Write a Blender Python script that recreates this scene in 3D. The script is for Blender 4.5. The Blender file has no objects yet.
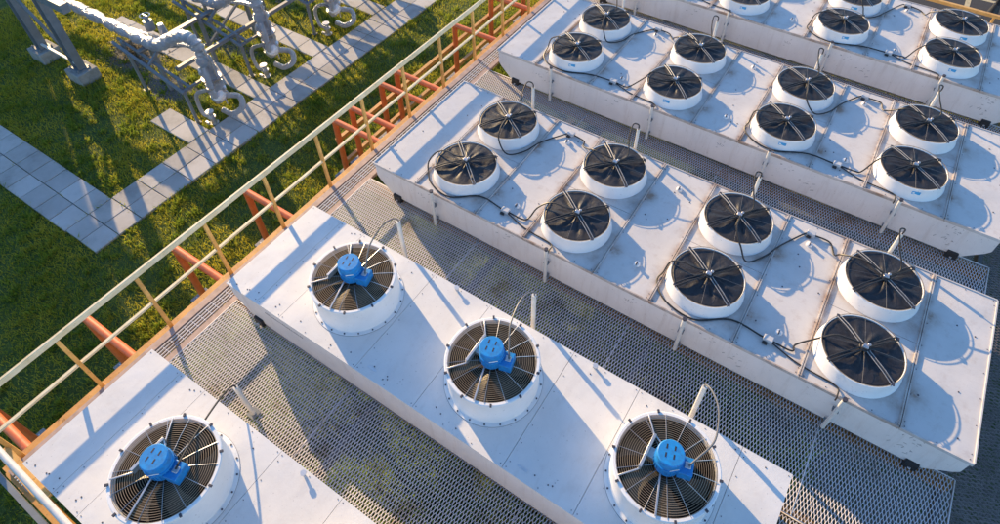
import bpy, bmesh, math, random
import numpy as np
from mathutils import Vector, Matrix
random.seed(4); rng = np.random.default_rng(4)
S = bpy.context.scene
COL = S.collection
R = math.radians
PI = math.pi

# ------------------------------------------------------------------ materials
def new_mat(name):
    m = bpy.data.materials.new(name); m.use_nodes = True
    nt = m.node_tree; b = nt.nodes['Principled BSDF']
    return m, nt, b
def N(nt, t, **kw):
    n = nt.nodes.new(t)
    for k, v in kw.items():
        if k in n.inputs.keys(): n.inputs[k].default_value = v
        else: setattr(n, k, v)
    return n
def ramp(nt, fac, stops):
    r = nt.nodes.new('ShaderNodeValToRGB')
    e = r.color_ramp.elements
    while len(e) < len(stops): e.new(.5)
    for el, (p, c) in zip(e, stops):
        el.position = p; el.color = (*c, 1) if len(c) == 3 else c
    nt.links.new(fac, r.inputs[0]); return r
def bump(nt, b, h, strength=.3, dist=.01):
    n = N(nt, 'ShaderNodeBump'); n.inputs['Strength'].default_value = strength; n.inputs['Distance'].default_value = dist
    nt.links.new(h, n.inputs['Height']); nt.links.new(n.outputs[0], b.inputs['Normal'])
def simple(name, col, rough=.5, metal=0., var=.15, scale=8., bmp=.0, col2=None, spec=None):
    m, nt, b = new_mat(name)
    tc = N(nt, 'ShaderNodeTexCoord'); no = N(nt, 'ShaderNodeTexNoise', Scale=scale, Detail=6.0, Roughness=.6)
    nt.links.new(tc.outputs['Object'], no.inputs['Vector'])
    c2 = col2 or tuple(c*(1-var) for c in col)
    r = ramp(nt, no.outputs['Fac'], [(.35, c2), (.65, col)])
    nt.links.new(r.outputs[0], b.inputs['Base Color'])
    b.inputs['Roughness'].default_value = rough; b.inputs['Metallic'].default_value = metal
    if spec is not None: b.inputs['Specular IOR Level'].default_value = spec
    if bmp: bump(nt, b, no.outputs['Fac'], bmp, .01)
    return m

def chipped(name, col, col2, rough=.5, amount=.60):
    m, nt, b = new_mat(name); L = nt.links; geo = N(nt, 'ShaderNodeNewGeometry')
    n1 = N(nt, 'ShaderNodeTexNoise', Scale=5., Detail=8., Roughness=.7); n2 = N(nt, 'ShaderNodeTexNoise', Scale=11., Detail=9., Roughness=.8)
    L.new(geo.outputs['Position'], n1.inputs['Vector']); L.new(geo.outputs['Position'], n2.inputs['Vector'])
    r1 = ramp(nt, n1.outputs['Fac'], [(.32, col2), (.6, col)]); r2 = ramp(nt, n2.outputs['Fac'], [(amount, (0, 0, 0)), (amount+.05, (1, 1, 1))])
    mx = N(nt, 'ShaderNodeMix', data_type='RGBA'); L.new(r2.outputs[0], mx.inputs[0]); L.new(r1.outputs[0], mx.inputs[6]); mx.inputs[7].default_value = (.12, .055, .025, 1)
    L.new(mx.outputs[2], b.inputs['Base Color']); b.inputs['Roughness'].default_value = rough; bump(nt, b, n2.outputs['Fac'], .25, .006)
    return m

def mat_white(name, base, dirt=.0, edge=False, dirtcol=(.33, .22, .15)):
    """white powder-coated sheet steel with faint grime, specks and, on old lids, brown stains"""
    m, nt, b = new_mat(name); L = nt.links
    tc = N(nt, 'ShaderNodeTexCoord'); geo = N(nt, 'ShaderNodeNewGeometry')
    n1 = N(nt, 'ShaderNodeTexNoise', Scale=1.7, Detail=8.0, Roughness=.65); L.new(geo.outputs['Position'], n1.inputs['Vector'])
    n2 = N(nt, 'ShaderNodeTexNoise', Scale=38., Detail=3.0); L.new(geo.outputs['Position'], n2.inputs['Vector'])
    n3 = N(nt, 'ShaderNodeTexNoise', Scale=7., Detail=8.0, Roughness=.75); L.new(geo.outputs['Position'], n3.inputs['Vector'])
    r1 = ramp(nt, n1.outputs['Fac'], [(.3, tuple(c*.88 for c in base)), (.62, base)])
    # tiny specks
    r2 = ramp(nt, n2.outputs['Fac'], [(.27, (.25, .25, .26)), (.31, (1, 1, 1))])
    mx = N(nt, 'ShaderNodeMix', data_type='RGBA', blend_type='MULTIPLY'); mx.inputs[0].default_value = .18 if edge else .45
    L.new(r1.outputs[0], mx.inputs[6]); L.new(r2.outputs[0], mx.inputs[7])
    out = mx.outputs[2]
    if dirt:
        if not edge:
            mp = N(nt, 'ShaderNodeMapping'); mp.inputs['Scale'].default_value = (1.6, 1.6, .16) if 'side' in name else (1, .45, 1)
            L.new(geo.outputs['Position'], mp.inputs[0]); L.new(mp.outputs[0], n3.inputs['Vector'])
        r3 = ramp(nt, n3.outputs['Fac'], [(.52, (0, 0, 0)), (.80, (1, 1, 1))])
        mul = N(nt, 'ShaderNodeMath', operation='MULTIPLY'); mul.inputs[1].default_value = dirt
        L.new(r3.outputs[0], mul.inputs[0])
        fac = mul.outputs[0]
        if edge:
            at = N(nt, 'ShaderNodeAttribute', attribute_name='grime')
            n4 = N(nt, 'ShaderNodeTexNoise', Scale=3.1, Detail=7.0, Roughness=.7); L.new(geo.outputs['Position'], n4.inputs['Vector'])
            r4 = ramp(nt, n4.outputs['Fac'], [(.38, (.12, .12, .12)), (.62, (1, 1, 1))])
            m2 = N(nt, 'ShaderNodeMath', operation='MULTIPLY'); L.new(at.outputs['Fac'], m2.inputs[0]); L.new(r4.outputs[0], m2.inputs[1])
            ad = N(nt, 'ShaderNodeMath', operation='ADD', use_clamp=True); L.new(fac, ad.inputs[0]); L.new(m2.outputs[0], ad.inputs[1])
            fac = ad.outputs[0]
        m3 = N(nt, 'ShaderNodeMix', data_type='RGBA'); L.new(fac, m3.inputs[0]); L.new(out, m3.inputs[6]); m3.inputs[7].default_value = (*dirtcol, 1)
        out = m3.outputs[2]
    L.new(out, b.inputs['Base Color'])
    rr = ramp(nt, n1.outputs['Fac'], [(.3, (.5, .5, .5)), (.7, (.34, .34, .34))]); L.new(rr.outputs[0], b.inputs['Roughness'])
    n5 = N(nt, 'ShaderNodeTexNoise', Scale=1.1, Detail=1.5); L.new(geo.outputs['Position'], n5.inputs['Vector'])
    ad5 = N(nt, 'ShaderNodeMath', operation='MULTIPLY_ADD'); L.new(n1.outputs['Fac'], ad5.inputs[0]); ad5.inputs[1].default_value = .25; L.new(n5.outputs['Fac'], ad5.inputs[2])
    bump(nt, b, ad5.outputs[0], .5, .06)
    return m

M = {}
M['lid_new'] = mat_white('clean white sheet', (.71, .70, .69), .22)
M['lid_old'] = mat_white('stained white sheet', (.62, .60, .585), .42, True, (.30, .20, .14))
M['side'] = mat_white('grey white side sheet', (.79, .755, .735), .34)
M['ring'] = mat_white('white fan ring', (.80, .80, .80), .05)
M['screw'] = simple('dark screw', (.07, .07, .09), .5, .3)
M['seam'] = simple('grey line mark', (.30, .29, .29), .7)  # grey for scratches, the flange outline and printed marks
M['clip'] = simple('black rubber foot', (.02, .02, .022), .6)
M['wire'] = simple('grey guard wire', (.55, .42, .28), .4, .5, .4, 3)
M['armrod'] = simple('dull grey rod', (.34, .34, .35), .5, .2, .3, 20)  # two of the guard arms are grey, the other two black
M['thinspoke'] = simple('dark grey thin wire', (.16, .16, .17), .55, 0, .3, 20)
M['spoke'] = simple('bright galvanised rod', (.60, .60, .62), .35, .7, .2, 20)
M['blue'] = simple('blue motor paint', (.014, .27, .66), .38, 0, .2, 22, .15, (.03, .19, .46))
M['blade_new'] = simple('olive grey fan blade', (.11, .085, .05), .4, .2, .5, 4)
M['pit'] = simple('dark coil pit', (.016, .015, .014), .8, 0, .5, 18)
M['black'] = simple('black cable rubber', (.018, .018, .02), .45)
M['box'] = simple('grey junction box plastic', (.55, .55, .56), .5)
M['hub'] = simple('cast aluminium hub', (.62, .58, .58), .35, .8)
M['conduit'] = simple('grey flexible conduit', (.20, .20, .20), .4, .4)
M['pole'] = simple('cream white pole paint', (.68, .66, .62), .45, 0, .15, 12)
M['rail_top'] = chipped('weathered cream rail paint', (.72, .65, .46), (.58, .48, .28), .5, .63)
M['rail_post'] = chipped('ochre rail paint', (.74, .43, .13), (.52, .27, .07), .5, .61)
M['beam'] = chipped('ochre brown beam paint', (.60, .31, .08), (.40, .19, .05), .55, .58)
M['redarm'] = chipped('orange red pipe paint', (.78, .20, .06), (.58, .13, .045), .42, .62)
M['pinkplate'] = simple('faded pink deck plate', (.42, .31, .28), .6, .1, .3, 9, .1)
M['decal'] = simple('pale blue sticker', (.05, .36, .68), .45)
M['decal_print'] = simple('sticker print', (.75, .8, .82), .5)
M['tag'] = simple('silver data plate', (.72, .73, .75), .3, .5)
M['concrete'] = simple('cast concrete', (.33, .33, .32), .85, 0, .3, 9, .3)
M['greysteel'] = simple('grey painted steel', (.20, .22, .24), .5, .1, .2, 6, .05)
M['asphalt'] = simple('asphalt', (.05, .05, .055), .9, 0, .3, 40, .3)
M['paint'] = simple('worn road paint', (.6, .5, .3), .7, 0, .3, 20)
M['lampmetal'] = simple('dark lamp steel', (.05, .055, .07), .4, .5)
M['bwall'] = simple('beige added hall wall', (.34, .33, .30), .7, .0, .15, 2)
M['broof'] = simple('grey added hall roof', (.18, .18, .19), .6, .2, .2, 2)
M['glass'] = simple('added hall window glass', (.03, .04, .05), .1, .0, .1, 2)

def mat_cover():
    m, nt, b = new_mat('black fan cover mesh'); L = nt.links
    tc = N(nt, 'ShaderNodeTexCoord'); n = N(nt, 'ShaderNodeTexNoise', Scale=9., Detail=8., Roughness=.7, Distortion=.8)
    L.new(tc.outputs['Object'], n.inputs['Vector'])
    r = ramp(nt, n.outputs['Fac'], [(.35, (.009, .009, .013)), (.75, (.032, .033, .042))]); L.new(r.outputs[0], b.inputs['Base Color'])
    b.inputs['Roughness'].default_value = .52
    bump(nt, b, n.outputs['Fac'], .4, .02)
    tr = N(nt, 'ShaderNodeBsdfTransparent'); mix = N(nt, 'ShaderNodeMixShader'); mix.inputs[0].default_value = .965
    L.new(tr.outputs[0], mix.inputs[1]); L.new(b.outputs[0], mix.inputs[2])
    L.new(mix.outputs[0], nt.nodes['Material Output'].inputs['Surface'])
    return m
M['cover'] = mat_cover()

def mat_foil():
    m, nt, b = new_mat('crinkled foil lagging'); L = nt.links
    tc = N(nt, 'ShaderNodeTexCoord'); n = N(nt, 'ShaderNodeTexNoise', Scale=9., Detail=5., Roughness=.6, Distortion=1.2)
    v = N(nt, 'ShaderNodeTexVoronoi', Scale=13.)
    L.new(tc.outputs['Object'], n.inputs['Vector']); L.new(n.outputs['Color'], v.inputs['Vector'])
    mp = N(nt, 'ShaderNodeVectorMath', operation='ADD'); L.new(tc.outputs['Object'], mp.inputs[0]); L.new(n.outputs['Color'], mp.inputs[1])
    L.new(mp.outputs[0], v.inputs['Vector'])
    b.inputs['Base Color'].default_value = (.78, .79, .84, 1); b.inputs['Metallic'].default_value = .8; b.inputs['Roughness'].default_value = .3
    bump(nt, b, v.outputs['Distance'], 1.0, .05)
    return m
M['foil'] = mat_foil()

def mat_grating():
    m, nt, b = new_mat('weathered galvanised grating'); L = nt.links
    geo = N(nt, 'ShaderNodeNewGeometry'); n = N(nt, 'ShaderNodeTexNoise', Scale=2.2, Detail=7., Roughness=.7)
    L.new(geo.outputs['Position'], n.inputs['Vector'])
    r = ramp(nt, n.outputs['Fac'], [(.33, (.38, .31, .29)), (.43, (.56, .54, .56)), (.7, (.64, .63, .67))]); L.new(r.outputs[0], b.inputs['Base Color'])
    b.inputs['Metallic'].default_value = 0.; b.inputs['Roughness'].default_value = .6
    return m
M['grating'] = mat_grating()
M['grating_shaded'] = simple('grating with shade in its colour', (.24, .22, .22), .6, 0, .4, 3)  # darker copy of the grating, with the shade put into its colour

def mat_ground():
    m, nt, b = new_mat('turf soil'); L = nt.links
    geo = N(nt, 'ShaderNodeNewGeometry')
    n1 = N(nt, 'ShaderNodeTexNoise', Scale=.45, Detail=6., Roughness=.6); n2 = N(nt, 'ShaderNodeTexNoise', Scale=14., Detail=8., Roughness=.75)
    n3 = N(nt, 'ShaderNodeTexNoise', Scale=60., Detail=4., Roughness=.7)
    for n in (n1, n2, n3): L.new(geo.outputs['Position'], n.inputs['Vector'])
    r1 = ramp(nt, n2.outputs['Fac'], [(.35, (.03, .055, .012)), (.55, (.085, .13, .018)), (.75, (.20, .20, .035))])
    r2 = ramp(nt, n3.outputs['Fac'], [(.35, (.05, .045, .04)), (.5, (.15, .145, .14)), (.72, (.32, .31, .30))])
    # gravel patch mask: under the deck and round the dead bush
    at = N(nt, 'ShaderNodeAttribute', attribute_name='gravel')
    m1 = N(nt, 'ShaderNodeMath', operation='ADD'); L.new(at.outputs['Fac'], m1.inputs[0])
    m0 = N(nt, 'ShaderNodeMath', operation='MULTIPLY_ADD'); L.new(n2.outputs['Fac'], m0.inputs[0]); m0.inputs[1].default_value = 1.6; m0.inputs[2].default_value = -.8
    L.new(m0.outputs[0], m1.inputs[1])
    rm = ramp(nt, m1.outputs[0], [(.45, (0, 0, 0)), (.6, (1, 1, 1))])
    mx = N(nt, 'ShaderNodeMix', data_type='RGBA'); L.new(rm.outputs[0], mx.inputs[0]); L.new(r1.outputs[0], mx.inputs[6]); L.new(r2.outputs[0], mx.inputs[7])
    L.new(mx.outputs[2], b.inputs['Base Color']); b.inputs['Roughness'].default_value = .95
    bump(nt, b, n3.outputs['Fac'], .8, .03)
    return m
M['ground'] = mat_ground()

def mat_grass(name='grass blades', stops=None):
    m, nt, b = new_mat(name); L = nt.links
    geo = N(nt, 'ShaderNodeNewGeometry'); n1 = N(nt, 'ShaderNodeTexNoise', Scale=.9, Detail=6., Roughness=.7); n2 = N(nt, 'ShaderNodeTexNoise', Scale=30., Detail=2.)
    L.new(geo.outputs['Position'], n1.inputs['Vector']); L.new(geo.outputs['Position'], n2.inputs['Vector'])
    ad = N(nt, 'ShaderNodeMath', operation='MULTIPLY_ADD'); L.new(n2.outputs['Fac'], ad.inputs[0]); ad.inputs[1].default_value = .6
    L.new(n1.outputs['Fac'], ad.inputs[2])
    r = ramp(nt, ad.outputs[0], stops or [(.5, (.035, .085, .012)), (.68, (.22, .28, .02)), (.9, (.58, .50, .045))])
    L.new(r.outputs[0], b.inputs['Base Color']); b.inputs['Roughness'].default_value = .6
    tl = N(nt, 'ShaderNodeBsdfTranslucent'); L.new(r.outputs[0], tl.inputs['Color'])
    mix = N(nt, 'ShaderNodeMixShader'); mix.inputs[0].default_value = .58
    L.new(b.outputs[0], mix.inputs[1]); L.new(tl.outputs[0], mix.inputs[2]); L.new(mix.outputs[0], nt.nodes['Material Output'].inputs['Surface'])
    return m
M['grass'] = mat_grass()
M['weed'] = mat_grass('pale weeds', [(.5, (.10, .20, .03)), (.8, (.24, .34, .07)), (1.0, (.42, .44, .18))])
M['dead'] = mat_grass('dry bush', [(.5, (.09, .06, .035)), (.8, (.20, .15, .09)), (1.0, (.36, .30, .2))])

def mat_slab():
    m, nt, b = new_mat('concrete paving slab'); L = nt.links
    geo = N(nt, 'ShaderNodeNewGeometry'); n1 = N(nt, 'ShaderNodeTexNoise', Scale=1.2, Detail=8., Roughness=.7); n2 = N(nt, 'ShaderNodeTexNoise', Scale=45., Detail=4.)
    L.new(geo.outputs['Position'], n1.inputs['Vector']); L.new(geo.outputs['Position'], n2.inputs['Vector'])
    r = ramp(nt, n1.outputs['Fac'], [(.32, (.33, .315, .29)), (.48, (.47, .455, .43)), (.7, (.55, .535, .52))])
    ri = N(nt, 'ShaderNodeAttribute', attribute_name='tone')
    mr = N(nt, 'ShaderNodeMapRange'); mr.inputs[3].default_value = .78; mr.inputs[4].default_value = 1.06; L.new(ri.outputs['Fac'], mr.inputs[0])
    mx = N(nt, 'ShaderNodeMix', data_type='RGBA', blend_type='MULTIPLY'); mx.inputs[0].default_value = 1
    L.new(r.outputs[0], mx.inputs[6]); L.new(mr.outputs[0], mx.inputs[7]); L.new(mx.outputs[2], b.inputs['Base Color'])
    b.inputs['Roughness'].default_value = .85; bump(nt, b, n2.outputs['Fac'], .25, .004)
    return m
M['slab'] = mat_slab()

# ------------------------------------------------------------------ mesh builder
class MB:
    def __init__(s): s.v = []; s.f = []; s.m = []; s.cur = 0; s.mats = []
    def use(s, mat):
        mat = M[mat] if isinstance(mat, str) else mat
        if mat not in s.mats: s.mats.append(mat)
        s.cur = s.mats.index(mat); return s
    def add(s, vs, fs, T=None):
        o = len(s.v)
        if T is not None: vs = [tuple(T @ Vector(v)) for v in vs]
        s.v += [tuple(v) for v in vs]; s.f += [tuple(i+o for i in f) for f in fs]; s.m += [s.cur]*len(fs)
        return s
    def box(s, x0, x1, y0, y1, z0, z1, T=None):
        vs = [(x, y, z) for z in (z0, z1) for y in (y0, y1) for x in (x0, x1)]
        return s.add(vs, [(0, 2, 3, 1), (4, 5, 7, 6), (0, 1, 5, 4), (2, 6, 7, 3), (0, 4, 6, 2), (1, 3, 7, 5)], T)
    def cbox(s, c, d, T=None):
        return s.box(c[0]-d[0]/2, c[0]+d[0]/2, c[1]-d[1]/2, c[1]+d[1]/2, c[2]-d[2]/2, c[2]+d[2]/2, T)
    def prism(s, poly, y0, y1):            # polygon in XZ (counter-clockwise seen from -Y), extruded along Y
        n = len(poly); vs = [(x, y0, z) for x, z in poly]+[(x, y1, z) for x, z in poly]
        fs = [tuple(range(n)), tuple(range(2*n-1, n-1, -1))]+[((i+1) % n, i, i+n, (i+1) % n+n) for i in range(n)]
        return s.add(vs, fs)
    def lathe(s, prof, n=48, c=(0, 0, 0), close=False, T=None):
        vs = []; fs = []; k = len(prof)
        for i in range(n):
            a = 2*PI*i/n
            vs += [(c[0]+r*math.cos(a), c[1]+r*math.sin(a), c[2]+z) for r, z in prof]
        for i in range(n):
            j = (i+1) % n
            for q in range(k if close else k-1):
                p = (q+1) % k
                fs.append((i*k+q, j*k+q, j*k+p, i*k+p))
        return s.add(vs, fs, T)
    def cyl(s, c, r, h, n=24, r2=None, T=None):
        r2 = r if r2 is None else r2
        vs = [(c[0]+r*math.cos(2*PI*i/n), c[1]+r*math.sin(2*PI*i/n), c[2]) for i in range(n)]
        vs += [(c[0]+r2*math.cos(2*PI*i/n), c[1]+r2*math.sin(2*PI*i/n), c[2]+h) for i in range(n)]
        fs = [tuple(range(n-1, -1, -1)), tuple(range(n, 2*n))]+[(i, (i+1) % n, (i+1) % n+n, i+n) for i in range(n)]
        return s.add(vs, fs, T)
    def tube(s, pts, r, n=8, caps=True, jit=0.):
        pts = [Vector(p) for p in pts]; k = len(pts); vs = []; fs = []
        d0 = (pts[1]-pts[0]).normalized(); up = Vector((0, 0, 1)) if abs(d0.z) < .9 else Vector((1, 0, 0))
        u = d0.cross(up).normalized()
        for i, p in enumerate(pts):
            d = ((pts[min(i+1, k-1)]-p).normalized()+(p-pts[max(i-1, 0)]).normalized())
            d = d.normalized() if d.length > 1e-6 else d0
            u = (u-d*u.dot(d)).normalized(); w = d.cross(u)
            ri = r[i] if isinstance(r, (list, tuple)) else r
            for q in range(n):
                a = 2*PI*q/n; rr = ri*(1+jit*(random.random()-.5))
                vs.append(p+(u*math.cos(a)+w*math.sin(a))*rr)
        for i in range(k-1):
            for q in range(n):
                t = (q+1) % n; fs.append((i*n+q, i*n+t, (i+1)*n+t, (i+1)*n+q))
        if caps: fs += [tuple(range(n-1, -1, -1)), tuple(range((k-1)*n, k*n))]
        return s.add(vs, fs)
    def bar(s, a, b, w, h, roll=0.):
        a = Vector(a); b = Vector(b); d = b-a; L = d.length
        q = d.to_track_quat('X', 'Z').to_matrix().to_4x4(); T = Matrix.Translation(a) @ q @ Matrix.Rotation(roll, 4, 'X')
        return s.box(0, L, -w/2, w/2, -h/2, h/2, T)
    def build(s, name, parent=None, loc=(0, 0, 0), bevel=0., smooth=True, angle=35, **props):
        me = bpy.data.meshes.new(name); me.from_pydata(s.v, [], s.f)
        for m in s.mats: me.materials.append(m)
        me.polygons.foreach_set('material_index', s.m)
        if smooth:
            me.polygons.foreach_set('use_smooth', [True]*len(s.f)); me.set_sharp_from_angle(angle=R(angle))
        me.update()
        o = bpy.data.objects.new(name, me); COL.objects.link(o); o.location = loc
        if parent: o.parent = parent
        if bevel:
            b = o.modifiers.new('bevel', 'BEVEL'); b.width = bevel; b.segments = 2; b.limit_method = 'ANGLE'; b.angle_limit = R(40)
        for k, v in props.items(): o[k] = v
        return o
def smoothpath(pts, n=6):
    P = [Vector(p) for p in pts]; P = [P[0]*2-P[1]]+P+[P[-1]*2-P[-2]]; out = []
    for i in range(1, len(P)-2):
        for k in range(n):
            t = k/n; a, b, c, d = P[i-1], P[i], P[i+1], P[i+2]
            out.append(.5*((2*b)+(c-a)*t+(2*a-5*b+4*c-d)*t*t+(3*b-a-3*c+d)*t**3))
    out.append(P[-2]); return out
def empty(name, loc, label, cat, group=None, rz=0.):
    o = bpy.data.objects.new(name, None); COL.objects.link(o); o.location = loc; o.rotation_euler.z = rz; o.empty_display_size = .2
    o['label'] = label; o['category'] = cat
    if group: o['group'] = group
    return o
def copy_tree(o, parent=None):
    c = o.copy(); COL.objects.link(c); c.parent = parent
    for ch in list(o.children): copy_tree(ch, c)
    return c
def link_as(o, label, cat, group=None):
    o['label'] = label; o['category'] = cat
    if group: o['group'] = group
    return o

DECK = -.62; G = -2.4
# ------------------------------------------------------------------ ground, grass, paths
def ground():
    xs = np.unique(np.r_[np.linspace(-400, -16, 12), np.linspace(-16, 12, 113), np.linspace(12, 400, 12)])
    ys = np.unique(np.r_[np.linspace(-400, -8, 12), np.linspace(-8, 16, 97), np.linspace(16, 400, 12)])
    X, Y = np.meshgrid(xs, ys); nx, ny = len(xs), len(ys)
    Z = np.full(X.shape, G)
    near = (X > -16) & (X < 12) & (Y > -8) & (Y < 13)
    Z = Z+np.where(near, .015*np.sin(X*1.7+Y*.6)*np.cos(Y*1.3)-.012, -.01)
    v = np.c_[X.ravel(), Y.ravel(), Z.ravel()]
    f = [(j*nx+i, j*nx+i+1, (j+1)*nx+i+1, (j+1)*nx+i) for j in range(ny-1) for i in range(nx-1)]
    me = bpy.data.meshes.new('ground'); me.from_pydata(v.tolist(), [], f); me.materials.append(M['ground'])
    a = me.attributes.new('gravel', 'FLOAT', 'POINT')
    g = np.zeros(len(v)); x, y = v[:, 0], v[:, 1]
    g = np.maximum(g, .75*np.exp(-(((x+9.2)/1.0)**2+((y-1.3)/.7)**2)**2))
    g = np.maximum(g, .7*np.exp(-(((x+7.5)/1.1)**2+((y-.95)/.55)**2)**2)); g = np.maximum(g, .6*np.exp(-(((x+7.6)/1.3)**2+((y-2.8)/.5)**2)**2))
    g = np.maximum(g, np.where(x > -1.2, .34, 0)); g = np.where((x > 4.0), .6, g)
    a.data.foreach_set('value', g.astype('f'))
    me.polygons.foreach_set('use_smooth', [True]*len(f))
    o = bpy.data.objects.new('ground', me); COL.objects.link(o); o['kind'] = 'structure'
ground()

# ---- paving: slabs about half a metre wide with open joints
PATHS = []
def rects():
    R_ = []; PATHS.clear()
    s = .5
    def strip(x0, x1, y0, y1, nx, ny):
        PATHS.append((x0, x1, y0, y1))
        for i in range(nx):
            for j in range(ny):
                R_.append((x0+(x1-x0)*i/nx, x0+(x1-x0)*(i+1)/nx, y0+(y1-y0)*j/ny, y0+(y1-y0)*(j+1)/ny))
    strip(-5.48, -4.55, -2.77, -1.83, 2, 2)
    strip(-14.3, -5.48, -2.79, -1.84, 18, 2)
    strip(-5.50, -4.55, -1.83, 15.0, 2, 30)
    strip(-6.80, -5.50, -.05, .46, 2, 1)
    strip(-11.0, -5.50, 1.68, 2.15, 9, 1)
    strip(-12.0, -5.52, 3.50, 4.02, 11, 1)
    strip(-12.0, -5.52, 5.65, 6.15, 11, 1)
    return R_
def paths():
    vs = []; fs = []; tone = []
    for (x0, x1, y0, y1) in rects():
        g = .007; z = G+.035+random.uniform(-.003, .003); tx = random.uniform(-.003, .003); o = len(vs); t = random.random()
        a, b, c, d = x0+g, x1-g, y0+g, y1-g
        vs += [(a, c, G-.05), (b, c, G-.05), (b, d, G-.05), (a, d, G-.05), (a, c, z-.006), (b, c, z-.006), (b, d, z-.006), (a, d, z-.006)]
        e = .008; vs += [(a+e, c+e, z+tx), (b-e, c+e, z-tx), (b-e, d-e, z-tx), (a+e, d-e, z+tx)]
        for k in range(4): fs.append((o+k, o+(k+1) % 4, o+4+(k+1) % 4, o+4+k)); fs.append((o+4+k, o+4+(k+1) % 4, o+8+(k+1) % 4, o+8+k))
        fs.append((o+8, o+9, o+10, o+11)); tone += [t]*12
    me = bpy.data.meshes.new('path'); me.from_pydata(vs, [], fs); me.materials.append(M['slab'])
    me.attributes.new('tone', 'FLOAT', 'POINT').data.foreach_set('value', np.array(tone, 'f'))
    o = bpy.data.objects.new('path', me); COL.objects.link(o); o['kind'] = 'structure'
paths()

def blades(name, pts, h, w, mat, label, cat, lean=.6, z=G-.01, nseg=1):
    n = len(pts); ang = rng.uniform(0, 2*PI, n); hh = h*rng.uniform(.45, 1.25, n); la = rng.uniform(0, 2*PI, n); lm = hh*lean*rng.uniform(.2, 1.2, n)
    dx = np.cos(ang)*w/2*rng.uniform(.6, 1.4, n); dy = np.sin(ang)*w/2
    x, y = pts[:, 0], pts[:, 1]
    V = np.empty((n, 3, 3))
    V[:, 0] = np.c_[x-dx, y-dy, np.full(n, z)]; V[:, 1] = np.c_[x+dx, y+dy, np.full(n, z)]
    V[:, 2] = np.c_[x+lm*np.cos(la), y+lm*np.sin(la), z+hh]
    me = bpy.data.meshes.new(name); me.vertices.add(3*n); me.vertices.foreach_set('co', V.ravel().astype('f'))
    me.loops.add(3*n); me.loops.foreach_set('vertex_index', np.arange(3*n, dtype='i'))
    me.polygons.add(n); me.polygons.foreach_set('loop_start', np.arange(0, 3*n, 3, dtype='i'))
    me.update(calc_edges=True); me.materials.append(mat)
    o = bpy.data.objects.new(name, me); COL.objects.link(o)
    o['kind'] = 'stuff'; o['label'] = label; o['category'] = cat
    return o
def off_path(p):
    k = np.ones(len(p), bool)
    for x0, x1, y0, y1 in PATHS: e = np.abs(rng.normal(0, .016, len(p))); k &= ~((p[:, 0] > x0+e) & (p[:, 0] < x1-e) & (p[:, 1] > y0+e) & (p[:, 1] < y1-e))
    return p[k]
def fld(x, y):
    return .5+.25*np.sin(x*2.3+1.2*np.sin(y*1.9))+.25*np.sin(y*3.1+1.7*np.sin(x*1.4+.6))
p = np.c_[rng.uniform(-14, -.9, 400000), rng.uniform(-7.5, 9.5, 400000)]
p = off_path(p)
d = np.exp(-(((p[:, 0]+9.2)/1.0)**2+((p[:, 1]-1.3)/.7)**2)**2)
d = np.maximum(d, .95*np.exp(-(((p[:, 0]+7.5)/1.1)**2+((p[:, 1]-.95)/.55)**2)**2)); d = np.maximum(d, .8*np.exp(-(((p[:, 0]+7.6)/1.3)**2+((p[:, 1]-2.8)/.5)**2)**2))
bare = np.clip(np.sin(p[:, 0]*.9+2)*np.sin(p[:, 1]*1.1+p[:, 0]*.5)-.55, 0, 1)*1.6
p = p[(rng.random(len(p)) < .35+.65*fld(p[:, 0], p[:, 1])) & (rng.random(len(p)) > d*.9) & (rng.random(len(p)) > bare)]
blades('grass', p, .075, .014, M['grass'], 'short green lawn grass around the slab path beside the deck', 'grass', 1.0)
p = np.c_[rng.uniform(-1.2, 7, 150000), rng.uniform(-6, 1, 150000)]
p = p[rng.random(len(p)) < np.clip(fld(p[:, 0]*1.5, p[:, 1]*1.5)-.3, 0, 1)*2]
blades('ground_cover', p, .26, .035, M['weed'], 'pale weeds on the gravel seen through the steel grating', 'weeds', 1.2)
# weeds in the slab joints
jp = []
for (x0, x1, y0, y1) in rects():
    for _ in range(14):
        if random.random() < .5: jp.append((x0+random.gauss(0, .006), random.uniform(y0, y1)))
        else: jp.append((random.uniform(x0, x1), y0+random.gauss(0, .006)))
jp = np.array(jp); jp = jp[rng.random(len(jp)) < np.clip(fld(jp[:, 0]*1.3, jp[:, 1]*1.1)-.35, 0, 1)*2]
blades('joint_weeds', jp, .05, .02, M['grass'], 'sparse weeds growing in the open joints of the slab path', 'weeds', .8, z=G+.01)
# leafy lawn clumps (clover and weeds) for texture
cl = off_path(np.c_[rng.uniform(-13, -1, 1500), rng.uniform(-7, 8, 1500)])
p = np.repeat(cl, 26, 0)+rng.normal(0, .05, (len(cl)*26, 2)); p = off_path(p)
blades('lawn_weeds', p, .10, .030, mat_grass('lawn clumps', [(.5, (.08, .16, .018)), (.8, (.22, .29, .03)), (1.0, (.42, .38, .06))]), 'brighter weed clumps dotted through the shaded lawn', 'weeds', .9)
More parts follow.
